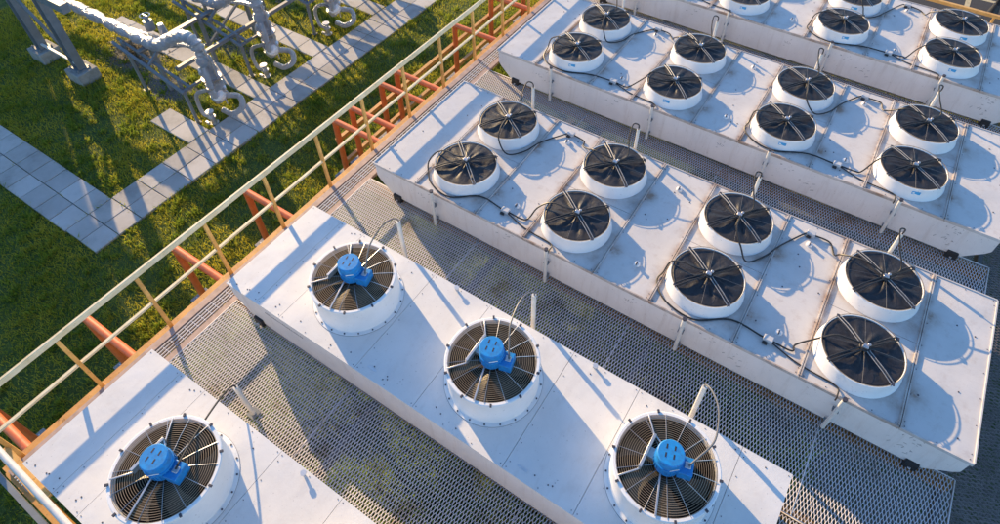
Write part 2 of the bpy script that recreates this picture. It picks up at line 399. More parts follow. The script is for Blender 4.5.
# ------------------------------------------------------------------ cooling units
def torus(mb, r, z, w, n=56, q=4, c=(0, 0)):
    prof = [(r+w*math.cos(2*PI*k/q+PI/4), z+w*math.sin(2*PI*k/q+PI/4)) for k in range(q)]
    mb.lathe(prof, n, (c[0], c[1], 0), close=True)
def rivet_line(mb, a, b, step, z=0., r=.007, jitter=.0):
    a = Vector(a); b = Vector(b); n = max(1, int((b-a).length/step))
    for i in range(n+1):
        p = a.lerp(b, i/n); mb.cyl((p.x+random.uniform(-jitter, jitter), p.y+random.uniform(-jitter, jitter), z), r, .005, 6)
def grime_attr(o, fans, edges, spots=()):
    me = o.data; n = len(me.vertices); co = np.empty(n*3); me.vertices.foreach_get('co', co); co = co.reshape(-1, 3)
    g = np.zeros(n)
    for fx, fy, r in fans:
        d = np.abs(np.hypot(co[:, 0]-fx, co[:, 1]-fy)-r); g = np.maximum(g, .55*np.exp(-(d/.05)**2))
    for sx_, sy_, r_, s in spots: g = np.maximum(g, s*np.exp(-((np.hypot(co[:, 0]-sx_, co[:, 1]-sy_))/r_)**2))
    for ex, w, s in edges: g = np.maximum(g, s*np.exp(-((co[:, 0]-ex)/w)**2))
    a = me.attributes.new('grime', 'FLOAT', 'POINT'); a.data.foreach_set('value', g.astype('f'))
def panel(mb, x0, x1, y0, y1, z=0., th=.02, hole=None, step=None):
    """sheet with grid vertices so that the grime attribute has something to live on"""
    if step is None: mb.box(x0, x1, y0, y1, z-th, z); return
    nx = max(1, int((x1-x0)/step)); ny = max(1, int((y1-y0)/step)); vs = []; fs = []
    for j in range(ny+1):
        for i in range(nx+1): vs.append((x0+(x1-x0)*i/nx, y0+(y1-y0)*j/ny, z))
    for j in range(ny):
        for i in range(nx):
            a = j*(nx+1)+i; fs.append((a, a+1, a+nx+2, a+nx+1))
    mb.add(vs, fs)
    e = .0005; mb.add([(x0, y0, z), (x1, y0, z), (x1, y1, z), (x0, y1, z), (x0, y0, z-th), (x1, y0, z-th), (x1, y1, z-th), (x0, y1, z-th)],
                [(0, 4, 5, 1), (1, 5, 6, 2), (2, 6, 7, 3), (3, 7, 4, 0), (4, 7, 6, 5)])

def housing(parent, L, W, x0=0., depth=.56, inset=.012):
    a = x0+inset; b = x0+L-inset; t = -.022
    poly = [(a, t), (a, -.26), (a+.045, -.33), (a+.26, -depth+.015), (a+.32, -depth), (b-.32, -depth), (b-.26, -depth+.015), (b-.045, -.33), (b, -.26), (b, t)]
    mb = MB().use('side'); mb.prism(poly, inset, W-inset)
    if depth < .58:      # scratches and chipped paint on the front face
        rs = random.Random(int(L*10)+1); mb.use('seam')
        for cx in (.9*L/8, 2.3, 4.2, 5.2, 5.6, L-.55, L-.5):
            zc = rs.uniform(-.36, -.12)
            for q in range(rs.randint(4, 9)):
                x = cx+rs.gauss(0, .07); z = zc+rs.gauss(0, .05); l = rs.uniform(.015, .07)
                mb.bar((x, inset-.0005, z), (x+l*rs.uniform(.2, 1), inset-.0005, z+l*rs.uniform(-.4, 1)), .002, rs.uniform(.004, .010))
    o = mb.build('housing', parent, bevel=.008 if depth > .58 else 0)
    # black rubber feet and dark pipe clips under the hood
    for x in (a+.36, b-.36):
        for y in (.02, W-.14):
            mb = MB().use('clip'); mb.box(x-.07, x+.07, y-.045, y+.12, -.64, -.50); mb.use('hub').cyl((x, y-.05, -.60), .018, .02, 8)
            mb.build('foot', parent, bevel=.006)
    # open frame legs carrying the hood on the deck
    mb = MB().use('greysteel')
    for x in np.linspace(a+.5, b-.5, 5):
        mb.box(x-.04, x+.04, .12, W-.12, -.62, -.555)
    mb.build('base_rail', parent)
    return o

# ---- old units: four pairs of black-covered fans
FX = [1.285+1.83*i for i in range(4)]; FY = [.583, 1.70]; LC = 8.05; WC = 2.3
def fan_blade(mb, n, r0, r1, z, chord, pitch, T=None):
    for k in range(n):
        a = 2*PI*k/n; st = 5; L = []; Rr = []
        for i in range(st+1):
            t = i/st; r = r0+(r1-r0)*t; c = chord*(.65+.55*t); p = pitch*(1-.5*t); sw = a+.35*t*t
            for sgn, lst in ((-1, L), (1, Rr)):
                an = sw+sgn*c/2/r*math.cos(p); lst.append((r*math.cos(an), r*math.sin(an), z+sgn*c/2*math.sin(p)))
        vs = L+Rr; m = st+1
        mb.add(vs, [(i, i+1, m+i+1, m+i) for i in range(st)])
def black_fan(parent, x, y, seed, sticker):
    rs = random.Random(seed)
    mb = MB().use('ring')
    prof = [(.486, .001), (.486, .012), (.472, .03), (.456, .16), (.455, .188), (.450, .196), (.441, .196), (.437, .188), (.430, .10), (.424, -.03)]
    mb.lathe(prof, 64)
    sh = mb.build('fan_ring', parent, (x, y, 0))
    # inner fan
    mb = MB().use('pit'); mb.cyl((0, 0, .004), .42, .006, 40); mb.use('black').cyl((0, 0, .02), .09, .10, 20)
    fan_blade(mb, 7, .085, .405, .085, .17, .55); fb = mb.build('fan_blades', sh); fb.rotation_euler.z = rs.uniform(0, 3)
    # wrinkled black cover stretched over the guard
    n = 96; rings = [.03, .07, .12, .18, .24, .30, .36, .405, .428, .436]; vs = [(0, 0, .212)]; fs = []
    ph = rs.random()*6
    for q, r in enumerate(rings):
        for i in range(n):
            a = 2*PI*i/n; base = .212-.022*(r/.43)**1.3
            w_ = math.sin(PI*min(1, r/.43)); pl = w_*(.006*math.sin(a*10+ph)+.005*math.sin(a*17+ph*2+r*14)+.005*math.sin(a*5-r*22+ph)-.012*(.5+.5*math.sin(a*2+ph*3)))+rs.uniform(-.0015, .0015)
            z = base+pl
            if q == len(rings)-1: z = .176
            vs.append((r*math.cos(a), r*math.sin(a), z))
    for i in range(n): fs.append((0, 1+i, 1+(i+1) % n))
    for q in range(len(rings)-1):
        for i in range(n):
            a = 1+q*n+i; b_ = 1+q*n+(i+1) % n; fs.append((a, a+n, b_+n, b_))
    mb = MB().use('cover'); mb.add(vs, fs); mb.build('fan_cover', sh, angle=80)
    # guard: rim wire, spokes, double arms, hub
    mb = MB().use('wire'); torus(mb, .447, .210, .0045, 64)
    mb.use('spoke')
    mb.use('thinspoke')
    for k in range(8):
        a = 2*PI*k/8+.13; mb.tube([(.05*math.cos(a), .05*math.sin(a), .245), (.25*math.cos(a), .25*math.sin(a), .236), (.447*math.cos(a), .447*math.sin(a), .211)], .0017, 5)
    mb.build('guard', sh)
    for ang, mat in ((R(138), 'armrod'), (R(-40), 'armrod'), (R(46), 'black'), (R(226), 'black')):
        mb = MB().use(mat); d = Vector((math.cos(ang), math.sin(ang), 0)); nn = Vector((-d.y, d.x, 0))
        for sg in (-1, 1):
            o_ = nn*sg*.017
            mb.tube([tuple(d*.05+o_+Vector((0, 0, .250))), tuple(d*.30+o_*1.1+Vector((0, 0, .243))), tuple(d*.440+o_*1.1+Vector((0, 0, .218))), tuple(d*.452+o_*1.1+Vector((0, 0, .19)))], .0055 if mat == 'armrod' else .009, 7)
        mb.use('screw'); mb.cbox(tuple(d*.448+Vector((0, 0, .214))), (.035, .035, .010), None)
        mb.build('guard_arm', sh)
    mb = MB().use('hub'); mb.cbox((0, 0, .262), (.065, .055, .04)); mb.use('black').cyl((0, 0, .235), .062, .02, 18); mb.use('hub').cyl((.03, .03, .275), .018, .02, 12)
    mb.build('motor_hub', sh, bevel=.006)
    if sticker:
        T = Matrix.Rotation(R(-78), 4, 'Z')
        mb = MB().use('decal'); mb.box(.4555, .4615, -.055, .055, .105, .155, T); mb.use('decal_print'); mb.box(.4565, .4635, -.045, -.018, .118, .142, T)
        st = mb.build('sticker', sh)
    sh.rotation_euler.z = R(rs.uniform(-7, 7))
    return sh
def old_unit(name, loc, label, stickers=(), far=True):
    u = empty(name, loc, label, 'cooling unit', 'white cooling units with black covered fans')
    housing(u, LC, WC)
    xs = [0]
    for fx in FX: xs += [fx-.495, fx+.565]
    xs.append(LC)
    for k in range(len(xs)-1):
        x0, x1 = xs[k]+(.004 if k else 0), xs[k+1]-(.004 if k < len(xs)-2 else 0); isfan = k % 2 == 1
        mb = MB().use('lid_old')
        if isfan:
            ym = 1.145
            for (a, b) in ((0, ym-.003), (ym+.003, WC)): panel(mb, x0, x1, a, b, 0, .02, step=.035)
        else: panel(mb, x0, x1, 0, WC, 0, .02, step=.035)
        # standing seams along the joints
        e = .0
        for xx, s in ((x0, 1), (x1, -1)):
            if 0 < k < len(xs)-2 or (k == 0 and s == -1) or (k == len(xs)-2 and s == 1):
                mb.box(min(xx, xx+s*.014), max(xx, xx+s*.014), .012, WC-.012, 0.0005, .022)
        # outer lip
        mb.box(x0, x1, -.010, .006, -.035, .012); mb.box(x0, x1, WC-.006, WC+.010, -.035, .012)
        if k == 0: mb.box(-.010, .006, .0065, WC-.0065, -.035, .0118)
        if k == len(xs)-2: mb.box(LC-.006, LC+.010, .0065, WC-.0065, -.035, .0118)
        mb.use('screw')
        rivet_line(mb, (x0+.04, .035, 0), (x1-.04, .035, 0), .23, .0, .006); rivet_line(mb, (x0+.04, WC-.035, 0), (x1-.04, WC-.035, 0), .23, 0, .006)
        if not isfan:
            for (q0, q1) in (((x0+.03, .1, 0), (x0+.03, WC-.1, 0)), ((x1-.03, .1, 0), (x1-.03, WC-.1, 0))): rivet_line(mb, q0, q1, .31, 0, .0055, .003)
            for _ in range(5): mb.cyl((random.uniform(x0+.1, x1-.1), random.uniform(.15, WC-.15), 0), .009, .006, 8)
        o = mb.build('lid_panel', u, smooth=False)
        fans = [(FX[k//2], fy, .49) for fy in FY] if isfan else []
        edges = [(x0, .06, 1.0), (x1, .04, .7)] if isfan else [(x0, .035, .5), (x1, .06, .9)]
        if k == 0: edges = [(x1, .04, .5)]
        if k == len(xs)-2: edges = [(x0, .05, .6)]
        spots = [(x0+.03, fy-.12, .12, 1.3) for fy in FY] if (not isfan and k) else [(x1-.1, fy-.35, .12, .7) for fy in FY] if isfan else []
        grime_attr(o, fans, edges, spots)
    # small round lifting caps on the blank panels
    for i in range(3):
        for (dx, y) in ((.98, .42), (.93, 1.93)):
            mb = MB().use('ring'); mb.lathe([(.042, .0), (.042, .02), (.03, .034), (.001, .038)], 18); mb.use('screw').box(-.006, .006, -.045, .0, .03, .07)
            mb.build('lifting_cap', u, (FX[i]+dx, y, 0))
    for i, fx in enumerate(FX):
        for j, fy in enumerate(FY):
            black_fan(u, fx, fy, i*7+j*3+len(label), (i, j) in stickers)
    # junction boxes and black power cables
    for gap in (0, 2):
        for j, (by, sgn) in enumerate(((.25, -1), (2.10, 1))):
            bx = FX[gap]+.90; y = FY[j]; x = FX[gap]; x2 = FX[gap+1]
            mb = MB().use('box'); mb.cbox((bx, by, .035), (.11, .075, .06)); mb.use('black'); mb.cbox((bx-.02, by-.06, .02), (.06, .03, .03))
            mb.build('junction_box', u, bevel=.006)
            s = sgn
            pts = [(x-.03, y, .30), (x-.16, y+.03*s, .315), (x-.34, y+.03*s, .285), (x-.47, y+.05*s, .20), (x-.53, y+.14*s, .07), (x-.50, y+.30*s, .014),
                   (x-.30, y+.46*s if s < 0 else y+.50*s, .014), (x+.05, y+.52*s, .014), (x+.45, by+.03+.02*s, .014), (bx-.05, by, .03)]
            if j == 1:
                pts = [(x+.02, y-.05, .30), (x+.08, y-.28, .285), (x+.16, y-.45, .20), (x+.30, y-.50, .05), (x+.50, y-.30, .014), (x+.60, y+.02, .014), (bx-.10, by-.04, .014), (bx-.04, by, .03)]
            rj = random.Random(gap*5+j+len(label)); jit = lambda P_: [P_[0]]+[(a+rj.uniform(-.035, .035), b+rj.uniform(-.03, .03), c+(rj.uniform(0, .012) if c < .02 else 0)) for a, b, c in P_[1:-1]]+[P_[-1]]
            mb = MB().use('black'); mb.tube(smoothpath(jit(pts), 6), .011, 7)
            mb.build('power_cable', u)
            pts = [(bx+.05, by, .03), (bx+.25, by-.02*s, .014), (x2-.62, y+.25*s, .014), (x2-.50, y+.12*s, .16), (x2-.36, y+.06*s, .275), (x2-.18, y+.03*s, .30), (x2-.03, y, .295)]
            mb = MB().use('black'); mb.tube(smoothpath(jit(pts), 6), .011, 7)
            if j == 0:
                pts = [(bx+.05, by-.02, .03), (bx+.3, by-.09, .014), (x2-.45, by-.12, .014), (x2-.12, .10, .014), (x2-.08, -.02, .03), (x2-.08, -.055, -.02)]
                mb.tube(smoothpath(pts, 6), .009, 7)
            mb.build('power_cable', u)
    return u
unitC = old_unit('cooling_unit', (0, 0, 0), 'white cooling unit with eight black fans, directly behind the blue-motor units')
unitD = old_unit('cooling_unit', (-.034, 3.368, 0), 'white black-fan cooling unit in the second row from the top edge', stickers=((0, 0), (1, 0), (2, 0), (3, 0)))
unitE = old_unit('cooling_unit', (.043, 6.706, 0), 'white black-fan cooling unit farthest back, cut off by the top edge', stickers=((0, 0), (1, 0), (2, 0), (3, 0), (2, 1), (3, 1)))

# ---- newer units: three open guards with blue motors
ZB = .05; LB = 6.62; WB = 1.515; BX = -.10; BFX = [1.534+1.991*i for i in range(3)]; BFY = .752
def blue_fan(parent, x, y, seed):
    rs = random.Random(seed)
    mb = MB().use('ring')
    prof = [(.550, .001), (.550, .008), (.508, .012), (.506, .02), (.506, .40), (.512, .412), (.512, .424), (.504, .43), (.478, .43), (.468, .418), (.464, .37)]
    mb.lathe(prof, 72); mb.use('seam').lathe([(.554, .0005), (.554, .003), (.549, .003)], 72); mb.use('pit').lathe([(.464, .37), (.457, .20), (.457, -.02)], 60); mb.use('screw')
    for k in range(20):
        a = 2*PI*k/20+.1; mb.cyl((.531*math.cos(a), .531*math.sin(a), .008), .010, .010, 6)
    sh = mb.build('fan_ring', parent, (x, y, 0))
    mb = MB().use('pit'); mb.cyl((0, 0, .02), .455, .008, 40); mb.build('coil_floor', sh)
    mb = MB().use('blade_new'); mb.cyl((0, 0, .26), .10, .10, 20); fan_blade(mb, 6, .09, .445, .31, .22, .5); fb = mb.build('fan_blades', sh); fb.rotation_euler.z = rs.uniform(0, 3)
    mb = MB().use('wire')
    for k in range(17): torus(mb, .145+.0205*k, .428+.012*math.sin(PI*min(1, k/16)), .0026, 60)
    mb.use('spoke')
    for k in range(14):
        a = 2*PI*k/14+.2; c, s_ = math.cos(a), math.sin(a)
        mb.tube([(.12*c, .12*s_, .438), (.30*c, .30*s_, .445), (.485*c, .485*s_, .434)], .0026, 5)
    mb.build('guard', sh)
    mb = MB().use('screw'); mb.cbox((0, 0, 0), (.032, .02, .022)); g0 = mb.build('guard_clip', sh)
    for k in range(10):
        a = 2*PI*k/10+.25; g = g0 if k == 0 else g0.copy()
        if k: COL.objects.link(g)
        g.location = (.508*math.cos(a), .508*math.sin(a), .437); g.rotation_euler.z = a
    # motor mount: galvanised channel with two legs to the rim
    mb = MB().use('spoke')
    mb.box(-.215, -.185, -.19, .17, .44, .52); mb.box(-.185, -.10, -.05, .05, .44, .49)
    mb.bar((-.20, .17, .46), (-.34, .345, .44), .014, .014); mb.bar((-.20, -.19, .46), (-.34, -.345, .44), .014, .014)
    mb.bar((-.20, .165, .50), (-.05, .09, .50), .014, .014); mb.bar((-.02, -.10, .455), (.10, -.48, .44), .018, .012)
    mb.build('motor_mount', sh, bevel=.003)
    # motor
    mb = MB().use('blue')
    mb.lathe([(.001, .705), (.118, .705), (.127, .696), (.128, .60), (.136, .599), (.136, .575), (.126, .573), (.124, .45), (.001, .45)], 40)
    for k in range(26):
        a = 2*PI*k/26; mb.box(.122, .134, -.004, .004, .48, .572, Matrix.Rotation(a, 4, 'Z'))
    mb.use('clip')
    for (u_, v_) in ((-.045, .05), (-.045, -.03), (.03, .05), (.03, -.03)): mb.box(u_-.007, u_+.007, v_-.022, v_+.022, .7045, .7065)
    mo = mb.build('motor', sh, bevel=.0)
    mo.rotation_euler.z = R(14)
    mb = MB().use('decal_print'); T = Matrix.Rotation(R(-62), 4, 'Z')
    mb.box(.128, .1305, -.045, .045, .613, .628, T); mb.build('name_plate', mo)
    mb = MB().use('blue'); mb.box(.10, .235, -.09, .08, .425, .55); mb.use('hub'); mb.cbox((.18, .0, .555), (.06, .06, .012))
    mb.build('terminal_box', mo, bevel=.01)
    return sh
def blue_unit():
    u = empty('cooling_unit', (BX, -2.63, ZB), 'white cooling unit carrying three blue fan motors across the middle', 'cooling unit', 'white cooling units with blue fan motors')
    housing(u, LB, WB, 0, .60)
    xs = [0, .53, .93, 2.13, 2.97, 4.13, 4.95, 6.11, LB]
    for k in range(len(xs)-1):
        x0, x1 = xs[k]+.0025, xs[k+1]-.0025
        if k == 0: x0 = 0
        if k == len(xs)-2: x1 = LB
        mb = MB().use('lid_new'); mb.box(x0, x1, 0, WB, -.022, 0)
        mb.use('screw')
        rivet_line(mb, (x0+.03, .035, 0), (x1-.03, .035, 0), .30, 0, .005); rivet_line(mb, (x0+.03, WB-.035, 0), (x1-.03, WB-.035, 0), .30, 0, .005)
        if k in (1, 3, 5, 7): rivet_line(mb, (x0+.035, .1, 0), (x0+.035, WB-.1, 0), .19, 0, .005, .004)
        for _ in range(4): mb.cyl((random.uniform(x0+.05, x1-.05), random.choice((random.uniform(.06, .16), random.uniform(WB-.16, WB-.06))), 0), .008, .005, 6)
        if k in (3, 5):
            mb.use('tag').box(x0+.12, x0+.24, .10, .125, .0005, .004)
            mb.use('seam')
            for q in range(3): mb.cyl((x1-.3+.01*q, .13+.035*q, 0), .005, .003, 6)
        mb.build('lid_panel', u, smooth=False)
    # lifting tabs on the far edge
    for x in (2.50, 4.42):
        mb = MB().use('tag'); mb.box(-.03, .03, -.004, .004, 0, .07); mb.cyl((0, .0, .055), .03, .014, 14)
        mb.build('lifting_tab', u, (x, WB-.05, 0))
    # engraved note strip on the hood side
    mb = MB().use('seam')
    for q in range(22): mb.box(.62+q*.03, .64+q*.03, .0085, .0115, -.175, -.160+random.choice((0, .006)))
    mb.build('printed_strip', u)
    for i, fx in enumerate(BFX): blue_fan(u, fx, BFY, i)
    return u
unitB = blue_unit()
unitA = copy_tree(unitB); unitA.location = (BX+.01, -5.215, ZB); unitA['label'] = 'white blue-motor cooling unit cut off in the bottom left corner'

# ---- cable posts behind the blue-motor units (pole with a flexible conduit to the motor)
def cable_post(loc, top, to, label, mat='conduit', r=.028, arch=.10, group='cable posts behind the blue motor fans', lean=(0, 0), bow=0.):
    u = empty('cable_post', loc, label, 'cable post', group)
    h = top-loc[2]
    mb = MB().use('pole'); mb.tube([(0, 0, 0), (lean[0], lean[1], h)], r, 12); mb.use('greysteel').cbox((0, 0, .012), (.12, .12, .012)); mb.build('pole', u)
    mb = MB().use(mat); t = Vector(to)-Vector(loc); a = Vector((lean[0], lean[1], h))
    n_ = Vector((1, 0, 0))*bow
    pts = [a+Vector((0, 0, -.05)), a+Vector((0, 0, arch*.45)), a.lerp(t, .08)+n_*.45+Vector((0, 0, arch)), a.lerp(t, .28)+n_+Vector((0, 0, arch*1.2)), a.lerp(t, .62)+n_*1.1+Vector((0, 0, arch*.9)), a.lerp(t, .88)+n_*.4+Vector((0, 0, arch*.4)), t]
    mb.tube(smoothpath(pts, 7), .010, 8); mb.build('conduit', u)
    return u
names3 = ['first', 'second', 'third']
for i in range(3):
    fx = BX+BFX[i]
    cable_post(((1.37, 3.385, 5.44)[i], -.965, DECK), .50, (fx+.185, -2.63+BFY+.045, ZB+.565), 'white pole with grey conduit arching to the %s blue motor of the three in line' % ('leftmost', 'middle', 'rightmost')[i], bow=(-.10, -.10, .16)[i])
cable_post((1.10, -3.50, DECK), .06, (BX+BFX[0]+.185, -5.215+BFY+.045, ZB+.565), 'white pole with black conduit arching to the blue motor at bottom left', mat='black')

# ---- short conduit poles clipped to the front of the black-fan units and bent ones behind them
def front_pole(x, y, label, top=.13, hook=False):
    u = empty('conduit_pole', (x, y-.075, -.6), label, 'conduit pole', 'conduit poles along the front of the black-fan units')
    mb = MB().use('pole'); mb.tube([(0, 0, 0), (0, 0, top+.6)], .024, 12); mb.build('pole', u)
    mb = MB().use('screw'); mb.cyl((0, 0, top+.60), .027, .03, 10); mb.build('cap', u)
    for zc in (.40, .12): mb = MB().use('greysteel'); mb.cbox((0, .03, zc), (.07, .06, .025)); mb.build('clamp', u)
    return u
def back_pole(x, y, tox, toy, label):
    u = empty('conduit_pole', (x, y, DECK), label, 'conduit pole', 'bent conduit poles behind the black-fan units')
    mb = MB().use('pole'); mb.tube([(0, 0, 0), (0, 0, .98)], .024, 12); mb.build('pole', u)
    t = Vector((tox-x, toy-y, -DECK+.27))
    mb = MB().use('black'); pts = [Vector((0, 0, .93)), Vector((.0, -.02, 1.08)), Vector((-.06, -.10, 1.12)), t*.5+Vector((0, 0, .62)), t+Vector((.1, .12, .06)), t]
    mb.tube(smoothpath(pts, 7), .010, 7); mb.build('conduit', u)
rowname = {0: 'nearest', 1: 'second', 2: 'farthest'}
for rw, (ox, oy) in enumerate(((0, 0), (-.034, 3.368), (.043, 6.706))):
    for i in range(4):
        front_pole(ox+(1.15, 3.03, 4.93, 6.76)[i], oy, 'white pole on the front of the %s black-fan unit below its %s front fan' % (rowname[rw], ('first', 'second', 'third', 'fourth')[i]), .10)
    if rw < 2:
        for i in range(4):
            back_pole(ox+FX[i]+.02, oy+WC+.10, ox+FX[i]+.02, oy+FY[1]+.02, 'white pole with bent conduit behind the %s back fan of the %s black-fan unit' % (('first', 'second', 'third', 'fourth')[i], rowname[rw]))

# ------------------------------------------------------------------ steel deck
def grating(name, x0, x1, y0, y1, label, mat='grating', sx=.0183, ly=.11, w=.0080, hh=.016, along='y', hole=None, z=DECK):
    ux0, ux1, uy0, uy1 = (x0, x1, y0, y1) if along == 'y' else (y0, y1, x0, x1)
    ns = int((ux1-ux0)/sx); per = [(0., -1), (.20, -1), (.5, 1), (.70, 1)]
    npd = int((uy1-uy0)/ly)+1
    t = np.array([k+q for k in range(npd) for q, _ in per]+[npd])*ly+uy0; sg = np.array([s for k in range(npd) for _, s in per]+[-1.])
    keep = t <= uy1+1e-6; t = t[keep]; sg = sg[keep]; m = len(t)
    xs = ux0+(np.arange(ns)+.5)*sx; sign = np.where(np.arange(ns) % 2 == 0, 1., -1.)
    cx = xs[:, None]+sign[:, None]*sg[None, :]*(sx/2-.001)
    V = np.empty((ns, m, 4, 3)); off = [(-w/2, 0.), (w/2, -.003), (w/2, -hh), (-w/2, -hh+.003)]
    for k, (dx, dz) in enumerate(off):
        V[:, :, k, 0] = cx+dx; V[:, :, k, 1] = t[None, :]; V[:, :, k, 2] = z+dz
    if along != 'y': V = V[..., [1, 0, 2]]
    a = (np.arange(ns)[:, None]*m+np.arange(m-1)[None, :]).ravel()*4
    Q = []
    for k in range(4):
        k2 = (k+1) % 4; q = np.stack([a+k, a+4+k, a+4+k2, a+k2], 1)
        if along != 'y': q = q[:, ::-1]
        Q.append(q)
    Q = np.concatenate(Q); nv = ns*m*4
    fr = MB().use(mat)
    for (a0, a1, b0, b1) in ((x0, x1, y0-.006, y0), (x0, x1, y1, y1+.006)): fr.box(a0, a1, b0, b1, z-.03, z+.001)
    if along == 'y':
        fr.box(x1, x1+.012, y0, y1, z-.03, z+.002); fr.box(x0-.012, x0, y0, y1, z-.03, z+.002)
        for xx in np.arange(x0+2.15, x1-.3, 2.44): fr.box(xx-.006, xx+.006, y0, y1, z-.032, z+.0015)
    me = bpy.data.meshes.new(name)
    fv = np.array(fr.v); ff = np.array(fr.f, dtype='i')+nv
    co = np.r_[V.reshape(-1, 3), fv]; Q = np.r_[Q, ff].astype('i')
    me.vertices.add(len(co)); me.vertices.foreach_set('co', co.ravel().astype('f'))
    me.loops.add(Q.size); me.loops.foreach_set('vertex_index', Q.ravel())
    me.polygons.add(len(Q)); me.polygons.foreach_set('loop_start', np.arange(0, Q.size, 4, dtype='i'))
    me.update(calc_edges=True); me.materials.append(M[mat])
    o = bpy.data.objects.new(name, me); COL.objects.link(o)
    return link_as(o, label, 'grating', 'steel gratings forming the walkways')
grating('walkway_grating', -.30, 8.13, -3.80, -2.55, 'steel grating walkway between the two blue-motor units, grass showing through')
grating('walkway_grating', -.30, 8.13, -1.20, .12, 'wide steel grating walkway between the blue-motor units and the middle black-fan unit')
grating('walkway_grating', -.30, 8.13, 2.20, 3.46, 'grating walkway between the middle black-fan unit and the one behind it')
grating('walkway_grating', -.30, 8.13, 5.55, 6.82, 'narrow-looking grating walkway in front of the farthest black-fan unit')
grating('walkway_grating', 8.15, 9.6, -3.5, 7.2, 'cross-laid grating coloured dark for shade at the right-hand edge past the unit ends', 'grating_shaded', along='x', sx=.024, ly=.11, z=DECK-.03)
grating('walkway_grating', 6.60, 8.13, -3.60, -1.22, 'lit grating beyond the right end of the three-motor unit')

def rail_member(mb, a, b, r, square=False): mb.tube([a, b], r, 10)
def platform():
    u = empty('steel_platform', (-.78, 0, DECK-.2), 'ochre painted steel deck frame on red columns and arms above the lawn', 'platform')
    o = Vector((-.78, 0, DECK-.2))
    def P(x, y, z): return (x-o.x, y-o.y, z-o.z)
    def b3(mb, x0, x1, y0, y1, z0, z1): mb.box(x0-o.x, x1-o.x, y0, y1, z0-o.z, z1-o.z)
    mb = MB().use('beam'); b3(mb, -.83, -.755, -5.45, 14, -.97, -.745); b3(mb, -.87, -.715, -5.45, 14, -.745, -.73); b3(mb, -.87, -.715, -5.45, 14, -.985, -.97)
    mb.build('edge_beam', u, bevel=.004)
    mb = MB().use('pinkplate'); b3(mb, -.70, -.60, -5.42, 14, DECK-.10, DECK-.005); mb.build('edge_plate', u, bevel=.003)
    # slotted edge strip: narrow bars running along the deck edge
    mb = MB().use('grating')
    for k in range(4): b3(mb, -.578+k*.046, -.566+k*.046, -5.42, 14, DECK-.035, DECK-.012)
    for y in np.arange(-5.4, 14, .11): b3(mb, -.59, -.41, y, y+.008, DECK-.032, DECK-.016)
    mb.build('slotted_strip', u)
    mb = MB().use('pinkplate'); b3(mb, -.395, -.31, -5.42, 14, DECK-.06, DECK-.002); mb.build('edge_plate', u, bevel=.003)
    for y in (-5.42, -3.78, -2.52, -1.15, .1, 2.25, 3.42, 5.6, 6.76, 9.1):
        mb = MB().use('beam'); b3(mb, -.70, 8.14, y-.04, y+.04, DECK-.24, DECK-.045); mb.build('cross_beam', u)
    for x in (2.1, 4.6, 8.10):
        mb = MB().use('greysteel'); b3(mb, x-.03, x+.03, -5.4, 9, DECK-.40, DECK-.245); mb.build('joist', u)
    ys = [-5.17, -3.79, -2.39, -1.05, .957, 1.375, 2.20, 2.65, 4.54, 5.9, 7.3]
    for y in ys:
        mb = MB().use('redarm'); mb.tube([P(-.87, y, -.80), P(-1.90, y, -.80)], .055, 14); mb.build('support_arm', u)
        mb = MB().use('redarm'); mb.tube([P(-1.93, y, -.79), P(-1.97, y, -2.2)], .055, 14); mb.use('greysteel').box(*(lambda a: (a[0]-.09, a[0]+.09, a[1]-.09, a[1]+.09, a[2], a[2]+.015))(P(-2.03, y, -2.21)))
        mb.use('spoke')
        for dx in (-.065, .065):
            for dy in (-.065, .065): mb.cyl(tuple(Vector(P(-2.03, y, -2.2))+Vector((dx, dy, 0))), .012, .03, 6)
        mb.build('support_column', u)
        mb = MB().use('concrete'); c = P(-2.03, y, -2.31); mb.cbox(c, (.30, .30, .20)); mb.build('footing', u, bevel=.01)
    # lower tie beams between the far columns
    for (ya, yb) in ((.957, 2.65), (2.65, 4.54), (4.54, 7.3)):
        for z in (-1.35, -1.95):
            mb = MB().use('beam'); mb.bar(P(-2.03, ya, z), P(-2.03, yb, z), .07, .09); mb.build('tie_beam', u)
    for x in (1.5, 5.0, 8.1):
        for y in (-5.3, -1.2, 3.4, 8.0):
            mb = MB().use('greysteel'); mb.cbox(P(x, y, -1.7), (.14, .14, 1.4)); mb.build('support_column', u)
    return u
platform()
XR = -.793
def railing():
    u = empty('guard_railing', (XR, 0, -.73), 'cream and ochre guard rail running along the left edge of the deck', 'railing')
    def P(x, y, z): return (x-XR, y, z+.73)
    mb = MB().use('rail_top'); mb.bar(P(XR, -5.26, .425), P(XR, 14, .425), .036, .08); mb.build('top_rail', u, bevel=.006)
    mb = MB().use('rail_top'); mb.bar(P(XR, -5.26, -.14), P(XR, 14, -.14), .042, .03); mb.build('mid_rail', u, bevel=.004)
    for k in range(20):
        y = -5.26+.99*k+.02
        mb = MB().use('rail_post'); mb.bar(P(XR, y, -.75), P(XR, y, .385), .045, .045); mb.use('screw'); mb.cyl(P(XR+.02, y, -.728), .02, .012, 6); mb.build('post', u, bevel=.004)
    return u
railing()
